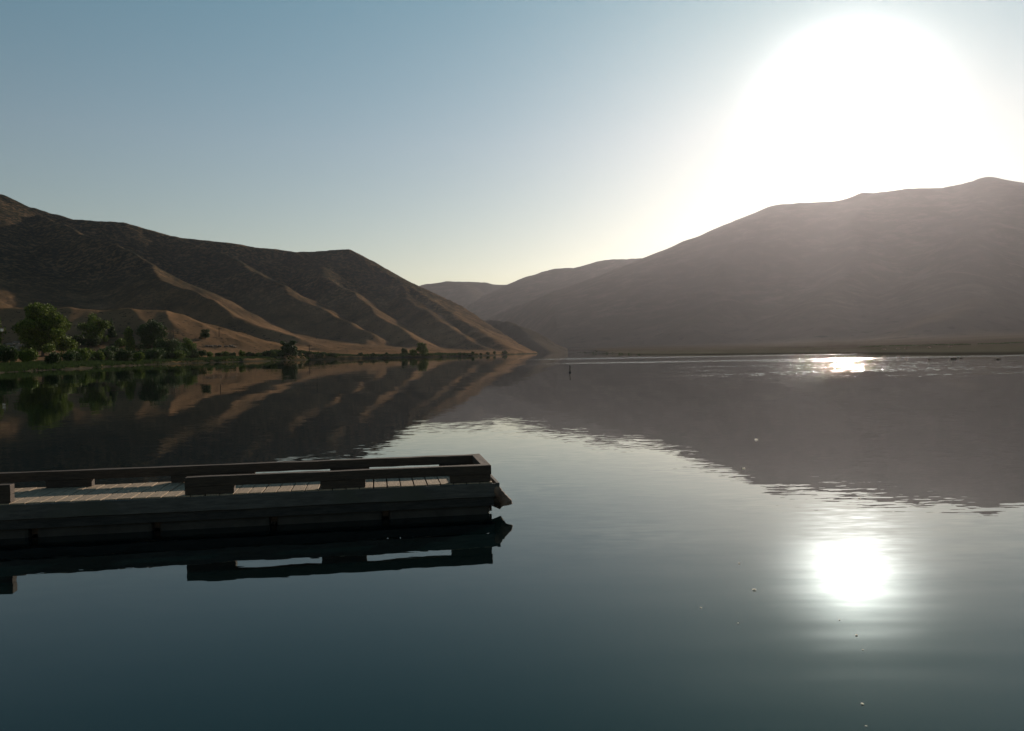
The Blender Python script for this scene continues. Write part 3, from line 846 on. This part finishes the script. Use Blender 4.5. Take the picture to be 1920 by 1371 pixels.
for i, (px, py, d, s) in enumerate(((12, 655, 215, .9), (20, 650, 235, 1.1), (30, 655, 212, .8), (24, 660, 190, .9), (40, 662, 185, .7), (33, 647, 250, 1.1), (14, 662, 195, .7), (38, 652, 225, 1.0))):
    rock(px, py, d, s, 'brown rock in the pile left of the biggest tree', 'rocks left of the biggest tree', i)
for i, (px, py, d, s) in enumerate(((388, 650, 380, .7), (396, 651, 375, .8), (404, 650, 380, .6), (412, 652, 370, .8), (424, 653, 370, .7), (434, 653, 372, .9), (441, 652, 375, .6))):
    rock(px, py, d, s, 'small dark rock scattered on the dry ground below the lone small tree', 'rocks below the lone tree', i)
for i, (px, py, s, lab) in enumerate(((1787, 673, .28, 'small dark rock breaking the bright water line near the right shore'),
                              (1802, 672, .16, 'smallest dark rock just right of the one breaking the bright water line'),
                              (1872, 674, .2, 'dark rock in the shallows near the right edge of the picture'))):
    rock(px, py, 0, s, lab, None, i, z=-.02)
for i, px in enumerate((1657, 1685, 1700, 1742, 1781)):
    rock(px, 663, 205, .35, 'small dark rock on the waterline of the right shore', 'rocks along the right shore', i, side='right')

M_FLUFF = noise_col('white_seed_fluff', (.8, .78, .72), (.9, .88, .84), 30, .9)
_t = M_FLUFF.node_tree; _tr = N(_t, 'ShaderNodeBsdfTranslucent'); _tr.inputs['Color'].default_value = (.9, .88, .82, 1)
_ms = N(_t, 'ShaderNodeMixShader'); _ms.inputs[0].default_value = .75
_t.links.new(_t.nodes['Principled BSDF'].outputs[0], _ms.inputs[1]); _t.links.new(_tr.outputs[0], _ms.inputs[2]); _t.links.new(_ms.outputs[0], _t.nodes['Material Output'].inputs['Surface'])
def fluff():
    rr = random.Random(4); mb = MB()
    for _ in range(150):
        d = Vector((rr.gauss(0, 1), rr.gauss(0, 1), abs(rr.gauss(0, .7)))).normalized() * rr.uniform(.5, 1.1)
        d.x *= 1.4
        w = d.orthogonal().normalized() * .13
        w = Matrix.Rotation(rr.uniform(0, 3.14), 3, d.normalized()) @ w
        mb.add([-w*.6, w*.6, d + w, d - w], [(0, 1, 2, 3)])
    me = bpy.data.meshes.new('seed_fluff'); me.from_pydata(mb.v, [], mb.f); me.materials.append(M_FLUFF); return me
fm = fluff()
for i, (px, py, s, lab) in enumerate((
        (1414, 1107, .0085, 'white seed fluff floating left of the bright sun reflection'),
        (1606, 1192, .007, 'white seed fluff floating just below the bright sun reflection'),
        (1617, 1321, .008, 'white seed fluff floating nearest the bottom edge below the sun reflection'),
        (1624, 1362, .005, 'faint seed fluff touching the bottom edge below the sun reflection'),
        (1574, 1163, .004, 'tiny seed fluff at the lower tip of the sun reflection'),
        (1386, 1057, .005, 'small seed fluff far left of the middle of the sun reflection'),
        (1314, 1140, .005, 'leftmost small seed fluff on the pale water'),
        (1384, 1169, .004, 'small seed fluff below the one left of the sun reflection'),
        (1611, 935, .006, 'seed fluff above the sun reflection at the edge of the mountain reflection'),
        (1418, 825, .009, 'seed fluff on the dark mountain reflection above the sun reflection'),
        (1618, 1219, .004, 'faint seed fluff low right under the sun reflection'),
        (1394, 879, .008, 'seed fluff at the frayed left edge of the mountain reflection'))):
    p = on_plane(px, py)
    o = bpy.data.objects.new('seed_fluff', fm); COL.objects.link(o)
    o.location = (p.x, p.y, s*.3); o.scale = (s*p.y/5,)*3; o.rotation_euler = (0, 0, i*.9)
    tag(o, lab, 'seed fluff', 'seed fluff floating on the lake')

# ------------------------------------------------------------------ haze
def haze():
    m, t, b, o = mat_new('haze'); t.nodes.remove(b)
    pv = N(t, 'ShaderNodeVolumePrincipled')
    pv.inputs['Color'].default_value = (.84, .85, .97, 1)
    pv.inputs['Density'].default_value = HAZE_D
    pv.inputs['Anisotropy'].default_value = HAZE_G
    t.links.new(pv.outputs[0], o.inputs['Volume'])
    mb = MB(); mb.box((-6500, -1500, -8), (6500, 7500, 780))
    h = mb.build('haze', m); tag(h, kind='stuff')
HAZE_D = 2.2e-5
HAZE_G = 0.72
haze()
